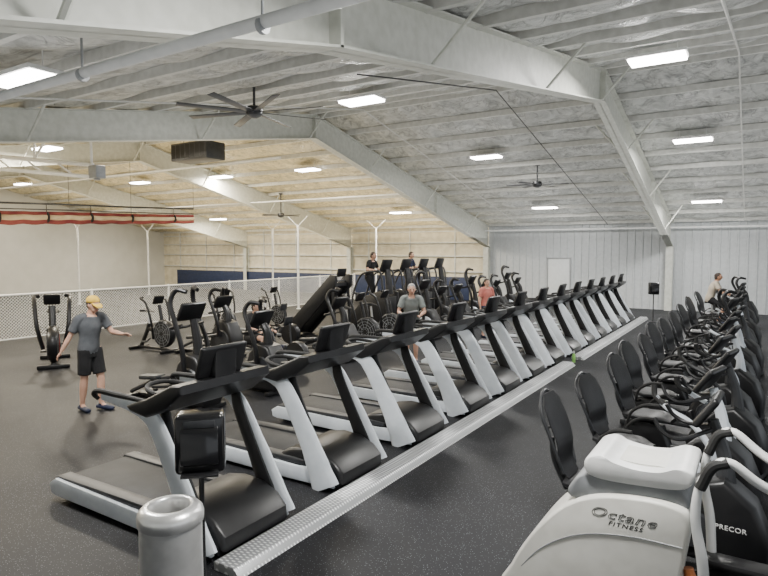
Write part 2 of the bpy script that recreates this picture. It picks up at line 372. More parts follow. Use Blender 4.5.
conduit([(-8.9,4,roofz(4)-.06),(-8.9,13.1,roofz(13.1)-.06),(-8.9,25.5,roofz(25.5)-.08)],.015,'thin white conduit under the roof','purlin')
conduit([(-30,18.5,roofz(18.5)-.6),(-10.9,18.5,roofz(18.5)-.6)],.03,'white pipe hung below the roof','white')
conduit([(-30,12.2,4.9),(-11,12.2,4.9)],.03,'white pipe hung below the roof','white')
g=G(); g.box((0,0,0),(1.5,.7,.5),bev=.03); body=g.mesh('casing','dgrey')
g=G()
for i in range(7): g.box((-.6+i*.2,-.36,0),(.15,.02,.38),rot=(0,0,20))
lou=g.mesh('louver','black')
ps=[('casing',body),('louver_panel',lou)]
for sx in (-.6,.6):
    g=G(); g.tube([(sx,0,.22),(sx,0,.72)],.012,6,False); ps.append(('bracket',g.mesh('bracket','grey')))
thing('unit_heater','dark grey suspended heater box with louvers','heater',ps,(-13.7,11.7,5.2),0)
ps=[]
g=G()
g.tube([(-2.6,-1.06,.42),(.05,0,.12)],.045,8,False); g.tube([(-2.6,-1.06,.16),(.05,0,-.12)],.04,8,False); g.tube([(-2.6,-1.06,.42),(-2.6,-1.06,.16)],.03,8,False)
for t in (.2,.45,.7): 
    a=Vector((-2.6,-1.06,.42)).lerp(Vector((.05,0,.12)),t); b=Vector((-2.6,-1.06,.16)).lerp(Vector((.05,0,-.12)),t+.14); g.tube([a,b],.02,6,False)
ps.append(('folding_frame',g.mesh('folding_frame','white')))
for seg in ([(-1.2,-.5,.28),(-.6,-.25,1.2)],[(0,0,.12),(0,0,1.2)],[(-1.2,-.5,.28),(-1.2,-.5,1.15)]):
    g=G(); g.tube(seg,.026,6,False); ps.append(('drop_tube',g.mesh('drop_tube','white')))
g=G(); g.box((.1,.05,-.02),(.28,.22,.26),bev=.02); g.lathe([(.06,-.18),(.07,-.05)],(.1,.05,0),14); ps.append(('winch',g.mesh('winch','grey')))
thing('ceiling_hoist','white folded tube frame with small grey winch under the roof','hoist',ps,(-11.5,7.1,4.0))
# retractable net
pts2=[(-23.5,6.5,4.0),(-22.5,8.5,4.0),(-21.7,10,4.0),(-20.9,12,4.02),(-20.2,14,4.02),(-19.3,16.2,4.05)]
hang=[]
for i in range(len(pts2)-1):
    for t in (0,.33,.67):
        a=Vector(pts2[i]).lerp(Vector(pts2[i+1]),t); hang.append(a)
hang.append(Vector(pts2[-1]))
def bundle(dz,sag,r,mt,nm,off=(0,0,0)):
    P=[];R=[]
    for i,a in enumerate(hang):
        f=i/(len(hang)-1)
        P.append(a+Vector((0,0,dz*(1-.3*f)))+Vector(off)); R.append(r*(1-.5*f))
        if i<len(hang)-1:
            b=(a+hang[i+1])/2+Vector((0,0,dz*(1-.3*f)-sag*(1-.5*f)))+Vector(off); P.append(b); R.append(r*(1-.5*f)*1.04)
    g=G(); g.tube(P,R,12,True,flat=(.8,1),k=4); return (nm,g.mesh(nm,mt))
ps=[bundle(-.40,.01,.10,'red','net_edge'),bundle(-.56,.02,.13,'tannet','net_core',(.03,0,0)),bundle(-.72,.03,.12,'red','net_bundle',(.0,0,0))]
g=G(); g.tube(pts2,.035,8,False)
ps.append(('truss_rail',g.mesh('truss_rail','dgrey')))
g=G(); g.tube([(x,y,z-.2) for x,y,z in pts2],.022,8,False); ps.append(('cable_rail',g.mesh('cable_rail','dgrey')))
for p in pts2:
    g=G(); g.tube([p,(p[0],p[1],roofz(p[1])+.02)],.008,5,False); ps.append(('suspension_rod',g.mesh('suspension_rod','dgrey')))
for i,a in enumerate(hang):
    if i%2: continue
    s=G(); f=i/(len(hang)-1); zc=-.56*(1-.3*f); s.tube([a,a+Vector((0,0,zc))],.012,5,False); s.tube([a+Vector((0,-.02,zc)),a+Vector((0,.02,zc))],.26*(1-.45*f),12,False); ps.append(('strap',s.mesh('strap','blackcloth')))
thing('batting_cage_net','rolled maroon and tan net hung from a black ceiling truss','net',ps,(0,0,0))
for (x,y) in ((-15.7,18.4),(-25.2,14.8),(-27.5,20),(-14.6,22.5),(-19.5,21)):
    g=G(); g.lathe([(.09,0),(.09,.02),(.045,.04),(.045,3.4),(.03,3.42)],n=12); g.tube([(0,0,3.35),(.5,0,3.75)],.02,6,False); g.tube([(0,0,3.35),(-.5,0,3.75)],.02,6,False)
    solo('support_pole','slim white steel pole standing on the floor','pole',g.mesh('support_pole','white'),(x,y,0),group='white support poles')

# fence
FX=-16.5; y0,y1=2.0,23.5; Hf=1.22
g=G(); wsp=.085
nl=int((y1-y0+Hf)/wsp)
for i in range(nl):
    for sg in (1,-1):
        ya=y0-Hf+i*wsp if sg==1 else y0+i*wsp
        yb=ya+sg*Hf; za,zb=.05,Hf
        def clip(ya,za,yb,zb):
            t0,t1=0,1
            for lim,s_ in ((y0,1),(y1,-1)):
                da=(ya-lim)*s_; db=(yb-lim)*s_
                if da<0 and db<0: return None
                if da<0: t0=max(t0,da/(da-db))
                elif db<0: t1=min(t1,da/(da-db))
            if t1-t0<.02: return None
            return (ya+(yb-ya)*t0,za+(zb-za)*t0,ya+(yb-ya)*t1,za+(zb-za)*t1)
        c=clip(ya,za,yb,zb)
        if c: g.tube([(0,c[0],c[1]),(0,c[2],c[3])],.006,3,False,cap=False)
ps=[('chain_link',g.mesh('chain_link','white',False))]
g=G(); g.tube([(0,y0,Hf),(0,y1,Hf)],.03,8,False); ps.append(('top_rail',g.mesh('top_rail','white')))
g=G(); g.tube([(0,y0,.06),(0,y1,.06)],.02,8,False); ps.append(('bottom_rail',g.mesh('bottom_rail','white')))
for i in range(9):
    g=G(); y=y0+(y1-y0)*i/8; g.lathe([(.036,0),(.036,Hf+.02),(.01,Hf+.06)],(0,y,0),10); ps.append(('post',g.mesh('post','white')))
thing('chain_link_fence','waist-high white chain link fence with round posts','fence',ps,(FX,0,0))

def strip(ya,yb):
    g=G(); g.prism([(-.13,0),(.14,0),(.09,.06),(.07,.07),(-.12,.07),(-.13,.06)],0,yb-ya,bev=.003)
    solo('cable_cover','raised diamond plate aluminium cable cover on the floor','cable cover',g.mesh('cable_cover','plate'),(-3.24,ya,0),group='diamond plate covers')
strip(2.95,12.4); strip(13.1,22.2)

# ---------------------------------------------------------------- treadmill
def treadmill_parts():
    ps=[]
    g=G(); g.prism([(-1.08,.06),(-1.1,.14),(-1.04,.2),(.6,.2),(.6,.06)],-.41,.41,bev=.015); g.box((-.98,0,.03),(.1,.7,.06)); g.box((.4,0,.03),(.12,.7,.06)); ps.append(('deck',g.mesh('deck','black')))
    g=G(); g.box((-.25,0,.208),(1.56,.56,.014),bev=.004); g.lathe([(.045,-.28),(.045,.28)],(-1.03,0,.165),14,'Y'); ps.append(('running_belt',g.mesh('belt','belt')))
    for sy in (-1,1):
        g=G(); g.prism([(-1.12,.15),(-1.07,.225),(.55,.245),(.7,.235),(.7,.19),(-1.0,.18)],sy*.285,sy*.42,bev=.008)
        ps.append(('side_rail',g.mesh('side_rail','dgrey')))
    for sy in (-1,1):
        g=G(); g.prism([(-1.14,.06),(-1.16,.15),(-1.06,.21),(.1,.19),(.6,.18),(.9,.2),(1.05,.14),(1.10,.04),(.5,.03),(-.3,.04),(-1.05,.045)],sy*.405,sy*.455,bev=.012)
        ps.append(('side_skirt',g.mesh('side_skirt','silver')))
    g=G(); g.prism([(.34,.06),(.34,.25),(.46,.32),(.66,.355),(.88,.34),(1.05,.27),(1.15,.17),(1.16,.06),(1.06,.02)],-.385,.385,bev=.05,seg=4)
    g.prism([(.75,.03),(.75,.13),(1.0,.13),(1.12,.1),(1.12,.03)],-.40,.40,bev=.02)
    ps.append(('motor_hood',g.mesh('motor_hood','black')))
    for sy in (-1,1):
        g=G(); g.tube([(1.01,sy*.45,.03),(.92,sy*.45,.22),(.80,sy*.45,.46),(.66,sy*.45,.70),(.51,sy*.45,.94),(.38,sy*.445,1.05),(.20,sy*.44,1.09),(.02,sy*.435,1.10),(-.3,sy*.42,1.11)],
              [.17,.145,.122,.108,.10,.085,.066,.050,.036],16,flat=(.27,1),ref=(0,1,0),sq=.75)
        h=G(); h.tube([(.40,sy*.44,1.15),(.15,sy*.44,1.155),(-.05,sy*.435,1.155),(-.34,sy*.42,1.15),(-.42,sy*.42,1.115),(-.36,sy*.42,1.08)],[.018,.022,.026,.026,.024,.018],10,ref=(0,1,0))
        ps.append(('upright',g.mesh('upright','silver'),[('grip',h.mesh('grip','rubber'))]))
    for sy in (-1,1):
        g=G(); g.tube([(.92,sy*.385,.2),(.72,sy*.385,.60),(.56,sy*.385,.93),(.52,sy*.385,1.08)],[.09,.075,.07,.06],8,flat=(.32,1),ref=(0,1,0)); ps.append(('upright_cover',g.mesh('upright_cover','black')))
    g=G(); g.prism([(.20,1.06),(.14,1.10),(.40,1.19),(.72,1.34),(.84,1.35),(.85,1.28),(.64,1.12),(.40,1.035)],-.50,.50,bev=.03,seg=3)
    hs=[]
    q=G(); q.tube([(.26,-.2,1.12),(.02,-.18,1.15),(-.10,-.08,1.17),(-.10,.08,1.17),(.02,.18,1.15),(.26,.2,1.12)],.022,10); hs.append(('front_handle',q.mesh('front_handle','rubber')))
    for sy in (-1,1): hs.append(('cup_holder',G().lathe([(.048,0),(.052,.02),(.052,.03)],(.36,sy*.30,1.18),14).mesh('cup_holder','dgrey')))
    ps.append(('control_tray',g.mesh('control_tray','black'),hs))
    g=G(); g.box((.765,0,1.475),(.045,.50,.28),rot=(0,18,0),bev=.02,seg=3); g.prism([(.72,1.30),(.70,1.42),(.83,1.57),(.82,1.42),(.82,1.32)],-.12,.12,bev=.02)
    sc=G(); sc.box((.738,0,1.484),(.004,.44,.22),rot=(0,18,0))
    ps.append(('display',g.mesh('display','black'),[('screen',sc.mesh('screen','screen'))]))
    return ps
TP=treadmill_parts(); TX=-4.56; TY=[3.45+1.55*i for i in range(4)]; TY+=[TY[-1]+1.42*(i+1) for i in range(9)]
for y in TY:
    thing('treadmill','black treadmill with curved silver uprights beside the metal strip','treadmill',TP,(TX,y,0),group='treadmills in the long row')

# ---------------------------------------------------------------- elliptical
def elliptical_parts(accent='dgrey',ah=1.0):
    ps=[]
    g=G(); g.box((-.1,0,.05),(1.7,.14,.07),bev=.015); g.box((-.92,0,.04),(.09,.6,.07),bev=.015); g.box((.72,0,.04),(.09,.6,.07),bev=.015); ps.append(('base_frame',g.mesh('base_frame','black')))
    g=G(); g.prism([(.15,.08),(.10,.38),(.22,.68),(.42,.86),(.64,.80),(.80,.52),(.84,.2),(.78,.07)],-.19,.19,bev=.05,seg=3)
    ps.append(('housing',g.mesh('housing','black'),[('trim_disc',G().lathe([(.0001,-.215),(.2,-.212),(.22,-.19),(.22,.19),(.2,.212),(.0001,.215)],(.5,0,.42),24,'Y').mesh('disc',accent))]))
    g=G(); g.tube([(.5,0,.78),(.48,0,1.0),(.4,0,1.35*ah)],[.09,.07,.06],10); ps.append(('mast',g.mesh('mast','black')))
    c=1.47*ah
    g=G(); g.box((.36,0,c),(.07,.46,.30),rot=(0,28,0),bev=.03); g.tube([(.38,-.2,c-.19),(.12,-.2,c-.25),(.08,-.1,c-.27),(.08,.1,c-.27),(.12,.2,c-.25),(.38,.2,c-.19)],.02,8)
    ps.append(('console',g.mesh('console','black'),[('screen',G().box((.322,0,c+.015),(.004,.36,.20),rot=(0,28,0)).mesh('screen','screen'))]))
    for sy,ph in ((-1,.12),(1,-.12)):
        g=G(); g.tube([(.45+ph*.3,sy*.26,.5),(.42+ph*.6,sy*.30,.95*ah),(.25+ph,sy*.32,1.35*ah),(.15+ph,sy*.31,1.62*ah),(.22+ph,sy*.26,1.80*ah),(.38+ph,sy*.20,1.78*ah)],[.042,.038,.036,.038,.038,.032],10)
        ps.append(('swing_arm',g.mesh('swing_arm','black')))
        g=G(); g.tube([(.45,sy*.22,.42+ph),(-.1,sy*.22,.33+ph*.8),(-.75,sy*.2,.16+ph*.2),(-.88,sy*.2,.12)],.036,8,flat=(1,1)); g.box((-.3,sy*.24,.36+ph*.6),(.45,.18,.07),rot=(0,-6,0),bev=.025)
        ps.append(('pedal',g.mesh('pedal','dgrey')))
    return ps
EP=elliptical_parts(); EP2=elliptical_parts('silver'); EP3=elliptical_parts('dgrey',.85)
def airbike_parts(rim='grey',fr='black',rad=1.0,shroud=None):
    ps=[]
    g=G(); g.box((0,0,.06),(1.1,.08,.06),bev=.01); g.box((-.55,0,.04),(.08,.5,.07),bev=.015); g.box((.55,0,.04),(.08,.5,.07),bev=.015)
    g.tube([(-.45,0,.08),(-.22,0,.45),(-.15,0,.62)],.045*rad,8); g.tube([(.3,0,.08),(.1,0,.4),(-.2,0,.5)],.04*rad,8); g.tube([(.35,0,.5),(.25,0,.95),(.22,0,1.05)],.04*rad,8)
    ps.append(('frame',g.mesh('frame',fr)))
    if shroud:
        g=G(); g.prism([(-.02,.16),(-.08,.34),(.02,.5),(.2,.6),(.26,.3),(.2,.14)],-.10,.10,bev=.03); ps.append(('crank_shroud',g.mesh('crank_shroud',shroud)))
    w=G(); w.lathe([(.05,-.08),(.29,-.07),(.31,-.03),(.31,.03),(.29,.07),(.05,.08)],(.38,0,.42),32,'Y'); 
    c=G()
    for sy in (-.085,.085):
        for rr in (.1,.16,.22,.28): 
            pts=[(.38+rr*math.cos(a*math.pi/12),sy,.42+rr*math.sin(a*math.pi/12)) for a in range(25)]; c.tube(pts,.005,4,False)
        for a in range(10): c.tube([(.38+.05*math.cos(a*.628),sy,.42+.05*math.sin(a*.628)),(.38+.3*math.cos(a*.628),sy,.42+.3*math.sin(a*.628))],.005,4,False)
    ps.append(('fan_wheel',w.mesh('fan_wheel','black'),[('cage',c.mesh('cage',rim))]))
    g=G(); g.tube([(-.15,0,.6),(-.18,0,.86)],.025,8,False); ps.append(('seat_post',g.mesh('seat_post','chrome')))
    g=G(); g.tube([(-.36,0,.90),(-.24,0,.92),(-.08,0,.9),(.02,0,.88)],[.10,.11,.055,.03],12,flat=(1,.35),ref=(0,1,0)); ps.append(('seat',g.mesh('seat','vinyl')))
    g=G(); g.box((.2,0,1.17),(.05,.26,.2),rot=(0,25,0),bev=.02); ps.append(('console',g.mesh('console','black')))
    for sy in (-1,1):
        g=G(); g.tube([(.2,sy*.16,.3),(.25,sy*.24,.7),(.12,sy*.27,1.1),(-.05,sy*.28,1.2),(-.08,sy*.2,1.22)],.024*rad,8); ps.append(('handlebar',g.mesh('handlebar',fr)))
        g=G(); g.box((.02+sy*.12,sy*.17,.3+sy*.08),(.12,.1,.03),bev=.008); g.tube([(.02,sy*.1,.3),(.02+sy*.12,sy*.1,.3+sy*.08)],.014,6,False); ps.append(('pedal',g.mesh('pedal','dgrey')))
    return ps
AP=airbike_parts('grey'); AP2=airbike_parts('dgrey','black',1.5,'redpl')
# ---------------------------------------------------------------- recumbent
def recumbent_parts(accent='dgrey',arms=None,tag=None,bh=1.0):
    ps=[]
    g=G(); g.tube([(-.82,0,.09),(-.1,0,.11),(.6,0,.09)],.055,10,flat=(1.1,.8)); g.box((-.82,0,.045),(.1,.6,.08),bev=.02); g.box((.62,0,.045),(.1,.54,.08),bev=.02)
    ps.append(('base_frame',g.mesh('base_frame','dgrey')))
    g=G(); g.prism([(-.04,.1),(-.08,.28),(.02,.50),(.2,.68),(.40,.74),(.60,.58),(.70,.34),(.68,.09)],-.15,.15,bev=.05,seg=3)
    sub=[('crank_cover',G().lathe([(.0001,-.175),(.13,-.172),(.15,-.14),(.15,.14),(.13,.172),(.0001,.175)],(.2,0,.34),24,'Y').mesh('crank_cover',accent))]
    if tag:
        t=text_mesh(tag,.050,'white',bold=.0004,spacing=1.1); t.transform(Matrix.Translation((.45,-.1525,.40))@Matrix.Rotation(math.pi/2,4,'X'))
        sub.append(('lettering',t))
    ps.append(('housing',g.mesh('housing','black'),sub))
    g=G(); g.prism([(-.82,.12),(-.76,.36),(-.5,.40),(-.36,.36),(-.26,.12)],-.09,.09,bev=.02); ps.append(('seat_carriage',g.mesh('seat_carriage','black')))
    g=G(); g.tube([(-.76,0,.46),(-.6,0,.45),(-.42,0,.46),(-.24,0,.44)],[.18,.22,.21,.13],16,flat=(1,.22),ref=(0,1,0),sq=.75); ps.append(('seat',g.mesh('seat','vinyl')))
    g=G(); g.tube([(-.72,0,.50),(-.79,0,.60),(-.80,0,.60+.16*bh),(-.86,0,.60+.32*bh),(-.92,0,.60+.45*bh),(-.955,0,.60+.53*bh)],[.13,.185,.195,.21,.19,.12],20,flat=(1,.10),ref=(0,1,0),sq=.8)
    s=G(); s.tube([(-.77,0,.36),(-.88,0,.58),(-.92,0,.78)],[.03,.03,.022],8)
    s.tube([(-.76,.16,.54),(-.85,.205,.60+.2*bh),(-.95,.19,.60+.42*bh),(-.99,0,.60+.54*bh),(-.95,-.19,.60+.42*bh),(-.85,-.205,.60+.2*bh),(-.76,-.16,.54)],.015,8)
    s.tube([(-.90,-.2,.60+.28*bh),(-.90,.2,.60+.28*bh)],.012,6,False)
    ps.append(('backrest',g.mesh('backrest','vinyl'),[('back_frame',s.mesh('back_frame','dgrey'))]))
    for sy in (-1,1):
        g=G(); g.tube([(-.68,sy*.10,.34),(-.66,sy*.27,.38),(-.6,sy*.31,.54),(-.46,sy*.31,.64),(-.30,sy*.30,.66)],[.016,.016,.016,.02,.02],8); ps.append(('side_handle',g.mesh('side_handle','rubber')))
        g=G(); g.tube([(.2,sy*.18,.34),(.2+sy*.13,sy*.2,.34+sy*.1)],.016,6,False); g.box((.2+sy*.13,sy*.27,.36+sy*.1),(.05,.12,.24),rot=(0,-20,0),bev=.012); ps.append(('pedal',g.mesh('pedal','black')))
    g=G(); g.tube([(.40,0,.66),(.38,0,.88),(.30,0,1.14)],[.07,.05,.04],10); ps.append(('mast',g.mesh('mast',accent)))
    g=G(); g.box((.27,0,1.22),(.055,.40,.26),rot=(0,34,0),bev=.024,seg=3)
    for sy in (-1,1): g.tube([(.3,sy*.08,1.08),(.12,sy*.24,1.02),(.0,sy*.26,1.06),(-.06,sy*.24,1.15)],.016,8)
    ps.append(('console',g.mesh('console','black'),[('screen',G().box((.244,0,1.238),(.004,.30,.17),rot=(0,34,0)).mesh('screen','screen'))]))
    if arms:
        for sy in (-1,1):
            g=G(); g.tube([(.42,sy*.24,.3),(.40,sy*.28,.62),(.24,sy*.33,.86),(.04,sy*.34,.96),(-.10,sy*.29,1.05)],[.034,.03,.026,.023,.022],10)
            h=G(); h.tube([(.0,sy*.33,.99),(-.10,sy*.29,1.05),(-.12,sy*.27,1.15)],.026,8)
            ps.append(('swing_arm',g.mesh('swing_arm',arms),[('grip',h.mesh('grip','rubber'))]))
    return ps
RP=recumbent_parts('dgrey',bh=.98); RP2=recumbent_parts('silver','silver',bh=.9); RP3=recumbent_parts('dgrey',None,'PRECOR',bh=1.08); RP4=recumbent_parts('dgrey','dgrey',bh=.95)
rows=[(RP3,-.53,-3),(RP2,-.58,-14),(RP,-.50,-12),(RP4,-.60,-15),(RP2,-.52,-10),(RP,-.60,-14),(RP2,-.56,-14),(RP4,-.5,-10),(EP3,-.75,-12),(RP2,-.60,-13),(RP,-.52,-12),(RP4,-.62,-10),(None,-.85,0),(RP4,-.6,-14),(EP3,-.7,-10)]
RY=[4.98+1.19*k for k in range(len(rows))]
for y,(P,x,rz) in zip(RY,rows):
    if P is None: thing('air_bike','black air bike with round fan wheel','exercise bike',AP,(x,y,0),0,group='air bikes'); continue
    if P is EP3: thing('elliptical_trainer','black elliptical trainer standing among recumbent bikes','elliptical',P,(x,y,0),rz,group='elliptical trainers'); continue
    lab={id(RP):'black recumbent exercise bike with padded backrest',id(RP2):'black recumbent stepper with pale swing arms',id(RP3):'black recumbent bike with white lettering on its housing',id(RP4):'black recumbent stepper with dark swing arms'}[id(P)]
    thing('recumbent_bike',lab,'exercise bike',P,(x,y,0),rz,group='recumbent bikes in a row')

# ---------------------------------------------------------------- stair climber
def stair_parts():
    ps=[]
    g=G()
    for sy in (-1,1): g.prism([(-.75,.03),(-.75,.3),(-.1,1.0),(.35,1.15),(.6,1.1),(.65,.03)],sy*.28,sy*.42,bev=.03)
    g.box((.4,0,.5),(.4,.56,.95),bev=.03); ps.append(('body',g.mesh('body','black')))
    for i in range(5):
        g=G(); g.box((-.62+i*.17,0,.28+i*.18),(.24,.55,.05),bev=.008); ps.append(('step',g.mesh('step','dgrey')))
    for sy in (-1,1):
        g=G(); g.tube([(-.65,sy*.38,.35),(-.6,sy*.38,1.0),(-.3,sy*.38,1.62),(.2,sy*.38,1.75),(.4,sy*.36,1.7),(.5,sy*.35,1.1)],.032,8); ps.append(('handrail',g.mesh('handrail','dgrey')))
    g=G(); g.tube([(.5,0,1.05),(.48,0,1.4),(.42,0,1.8)],[.11,.09,.08],10,flat=(1.5,1)); ps.append(('mast',g.mesh('mast','black')))
    g=G(); g.box((.38,0,1.92),(.08,.54,.40),rot=(0,18,0),bev=.03); ps.append(('console',g.mesh('console','black'),[('screen',G().box((.335,0,1.93),(.004,.42,.28),rot=(0,18,0)).mesh('screen','screen'))]))
    return ps
SP=stair_parts()
SY=[15.4,16.6,17.8,19.0]
for y in SY: thing('stair_climber','tall black stair climber with curved handrails','stair climber',SP,(-10.0,y,0),group='stair climbers')
def ladder_parts():
    ps=[]
    g=G()
    for sy in (-1,1): g.prism([(-.95,.05),(-.95,.35),(.75,1.95),(.95,1.92),(.95,1.6),(-.6,.05)],sy*.32,sy*.44,bev=.03)
    g.tube([(.8,-.38,1.7),(.9,-.38,.05)],.05,8,False); g.tube([(.8,.38,1.7),(.9,.38,.05)],.05,8,False); g.box((0,0,.04),(1.9,.5,.06),bev=.01)
    g.prism([(-.7,.1),(.85,1.6),(.85,1.7),(-.8,.16)],-.3,.3); ps.append(('frame',g.mesh('frame','black')))
    for i in range(6):
        g=G(); t=(i+.5)/6; g.tube([(-.85+1.7*t,-.33,.36+1.52*t),(-.85+1.7*t,.33,.36+1.52*t)],.024,8,False); ps.append(('rung',g.mesh('rung','grey')))
    g=G(); g.box((.85,0,2.0),(.06,.4,.25),rot=(0,15,0),bev=.02); ps.append(('console',g.mesh('console','black')))
    return ps
thing('ladder_climber','large black inclined ladder climber','climbing machine',ladder_parts(),(-10.1,12.7,0),scale=.9)
def rower_parts():
    ps=[]
    g=G(); g.tube([(-1.1,0,.36),(.7,0,.3)],.04,8,False,flat=(1,.8)); g.box((-1.05,0,.17),(.06,.4,.34),bev=.01); g.box((.75,0,.06),(.1,.55,.08),bev=.02); ps.append(('rail',g.mesh('rail','grey')))
    g=G(); g.lathe([(.04,-.09),(.24,-.08),(.26,0),(.24,.08),(.04,.09)],(.85,0,.36),28,'Y'); ps.append(('flywheel',g.mesh('flywheel','black')))
    g=G(); g.box((-.4,0,.43),(.3,.28,.06),bev=.025); ps.append(('seat',g.mesh('seat','vinyl')))
    for sy in (-1,1):
        g=G(); g.box((.42,sy*.12,.36),(.05,.12,.3),rot=(0,25,0),bev=.01); ps.append(('foot_plate',g.mesh('foot_plate','dgrey')))
    g=G(); g.tube([(.7,0,.5),(.65,0,.95)],.02,8,False); g.box((.62,0,1.0),(.04,.22,.18),rot=(0,15,0),bev=.015); ps.append(('monitor',g.mesh('monitor','dgrey')))
    g=G(); g.tube([(.1,-.25,.72),(.14,0,.72),(.1,.25,.72)],.016,8); g.tube([(.14,0,.72),(.75,0,.5)],.004,4,False); ps.append(('handle',g.mesh('handle','rubber')))
    return ps
ROW=rower_parts(); thing('rowing_machine','grey and black rowing machine','rowing machine',ROW,(-8.4,8.8,0)); thing('rowing_machine','grey and black rowing machine','rowing machine',ROW,(-10.4,10.9,0))
for (x,y,P,l) in [(-7.6,6.0,EP,'black elliptical trainer with tall curved arms'),(-7.4,7.3,EP3,'black elliptical trainer with curved arms'),
     (-8.0,10.3,EP3,'black elliptical trainer with curved arms'),(-10.4,9.2,EP3,'black elliptical trainer with curved arms')]+[(-7.9,14.0+1.05*i,EP3 if i%3 else EP2,'black elliptical trainer in a dense row') for i in range(8)]:
    thing('elliptical_trainer',l,'elliptical',P,(x,y,0),group='elliptical trainers')
for (x,y,rz,s) in [(-12.1,8.9,0,1.05),(-12.4,11.3,-15,1.05),(-8.2,11.6,0,1.1),(-8.2,12.7,0,1.1),(-12.8,13.6,0,1)]:
    thing('air_bike','black air bike with round fan wheel','exercise bike',AP,(x,y,0),rz,group='air bikes',scale=s)
thing('air_bike','chunky black air bike with dark red crank shroud','exercise bike',AP2,(-12.5,6.75,0),-30,group='air bikes',scale=1.18)

# ---------------------------------------------------------------- near elliptical with white shroud
def loft(secs):
    g=G(); n=len(secs[0][1]); vs=[]
    for y,pr in secs: vs+=[(x,y,z) for x,z in pr]
    fs=[]
    for i in range(len(secs)-1):
        for j in range(n): fs.append((i*n+j,i*n+(j+1)%n,(i+1)*n+(j+1)%n,(i+1)*n+j))
    fs.append(tuple(range(n))[::-1]); fs.append(tuple((len(secs)-1)*n+j for j in range(n)))
    g.add(vs,fs); return g
def smoothprof(pr,k=4):
    P=[Vector((x,0,z)) for x,z in pr]; n=len(P); out=[]
    for i in range(n):
        p0,p1,p2,p3=P[i-1],P[i],P[(i+1)%n],P[(i+2)%n]
        for j in range(k):
            t=j/k; q=.5*((2*p1)+(p2-p0)*t+(2*p0-5*p1+4*p2-p3)*t*t+(3*p1-p0-3*p2+p3)*t**3); out.append((q.x,q.z))
    return out
def rounded(pr,ya,yb,r=.06,steps=4):
    cx=sum(p[0] for p in pr)/len(pr); cz=sum(p[1] for p in pr)/len(pr)
    ext=max(max(abs(p[0]-cx),abs(p[1]-cz)) for p in pr)
    def sc(s): return [(cx+(x-cx)*s,cz+(z-cz)*s) for x,z in pr]
    secs=[(ya+r*(1-math.cos(math.pi/2*i/steps)),sc(1-(r/ext)*(1-math.sin(math.pi/2*i/steps)))) for i in range(steps+1)]
    secs+=[(yb-r*(1-math.cos(math.pi/2*i/steps)),sc(1-(r/ext)*(1-math.sin(math.pi/2*i/steps)))) for i in range(steps,-1,-1)]
    return loft(secs)
ps=[]
g=rounded(smoothprof([(-.80,.05),(-.75,.22),(-.64,.43),(-.50,.62),(-.36,.755),(-.18,.845),(.06,.885),(.27,.88),(.345,.82),(.33,.6),(.29,.3),(.27,.05),(-.3,.04)]),-.26,.26,.04)
lg=text_mesh('Octane',.105,'black',0,.35,0,outline=.0016,spacing=1.12); lg.transform(Matrix.Translation((-.03,-.2605,.745))@Matrix.Rotation(math.pi/2,4,'X')@Matrix.Diagonal((1.12,.8,1,1)))
lf=text_mesh('FITNESS',.036,'black',.0004,.25,.0006,spacing=1.25); lf.transform(Matrix.Translation((-.01,-.2605,.69))@Matrix.Rotation(math.pi/2,4,'X')@Matrix.Diagonal((1.3,1,1,1)))
seam=G(); seam.tube([(-.70,-.2555,.20),(-.52,-.2605,.42),(-.28,-.262,.57),(.02,-.262,.635),(.31,-.2605,.64)],.004,6)
ps.append(('side_shroud',g.mesh('side_shroud','offwhite',True,50),[('lettering',lg),('lettering',lf),('seam',seam.mesh('seam','grey'))],'off-white shroud with dark lettering'))
g=rounded(smoothprof([(-.36,.78),(-.34,.90),(-.25,.955),(.0,.975),(.2,.98),(.31,.93),(.31,.84),(0,.80)]),-.21,.26,.03); ps.append(('trim_band',g.mesh('trim_band','grey',True,50)))
g=rounded(smoothprof([(-.25,.965),(-.275,1.02),(-.25,1.075),(-.17,1.10),(-.10,1.07),(.04,1.05),(.18,1.06),(.28,1.10),(.355,1.085),(.35,1.02),(.28,.97),(.05,.95),(-.16,.945)]),-.23,.30,.025,3)
t=rounded(smoothprof([(-.10,1.04),(-.09,1.064),(.04,1.060),(.2,1.066),(.22,1.045)]),-.13,.20,.01)
ps.append(('top_cap',g.mesh('top_cap','white',True,50),[('tray_inset',t.mesh('tray_inset','offwhite'))]))
g=G(); g.box((.3,0,.05),(2.0,.16,.09),bev=.02); g.box((-.6,0,.04),(.12,.7,.08),bev=.02); g.box((1.2,0,.04),(.12,.6,.08),bev=.02); ps.append(('base_frame',g.mesh('base_frame','dgrey')))
for sy in (-1,1):
    g=G(); g.tube([(.44,sy*.30,.35),(.42,sy*.33,.62),(.38,sy*.34,.85),(.39,sy*.34,1.04),(.45,sy*.34,1.18),(.54,sy*.33,1.22),(.68,sy*.3,1.12),(.95,sy*.2,.95),(1.1,sy*.15,.6)],[.030,.030,.027,.025,.025,.025,.027,.03,.03],12,k=8)
    h=G(); h.tube([(.395,sy*.34,1.05),(.45,sy*.34,1.18),(.53,sy*.333,1.222)],.031,10)
    ps.append(('swing_arm',g.mesh('swing_arm','white'),[('grip',h.mesh('grip','rubber'))]))
    g=G(); g.box((.62,sy*.24,.32+sy*.06),(.5,.16,.06),bev=.025); g.tube([(.2,sy*.22,.2),(.6,sy*.22,.28+sy*.06),(1.1,sy*.22,.3)],.03,8); ps.append(('pedal',g.mesh('pedal','black')))
g=G(); g.tube([(1.15,0,.1),(1.1,0,.7),(1.0,0,1.3)],[.08,.06,.05],10); ps.append(('mast',g.mesh('mast','offwhite')))
g=G(); g.box((.97,0,1.45),(.07,.5,.36),rot=(0,20,0),bev=.03); ps.append(('console',g.mesh('console','black')))
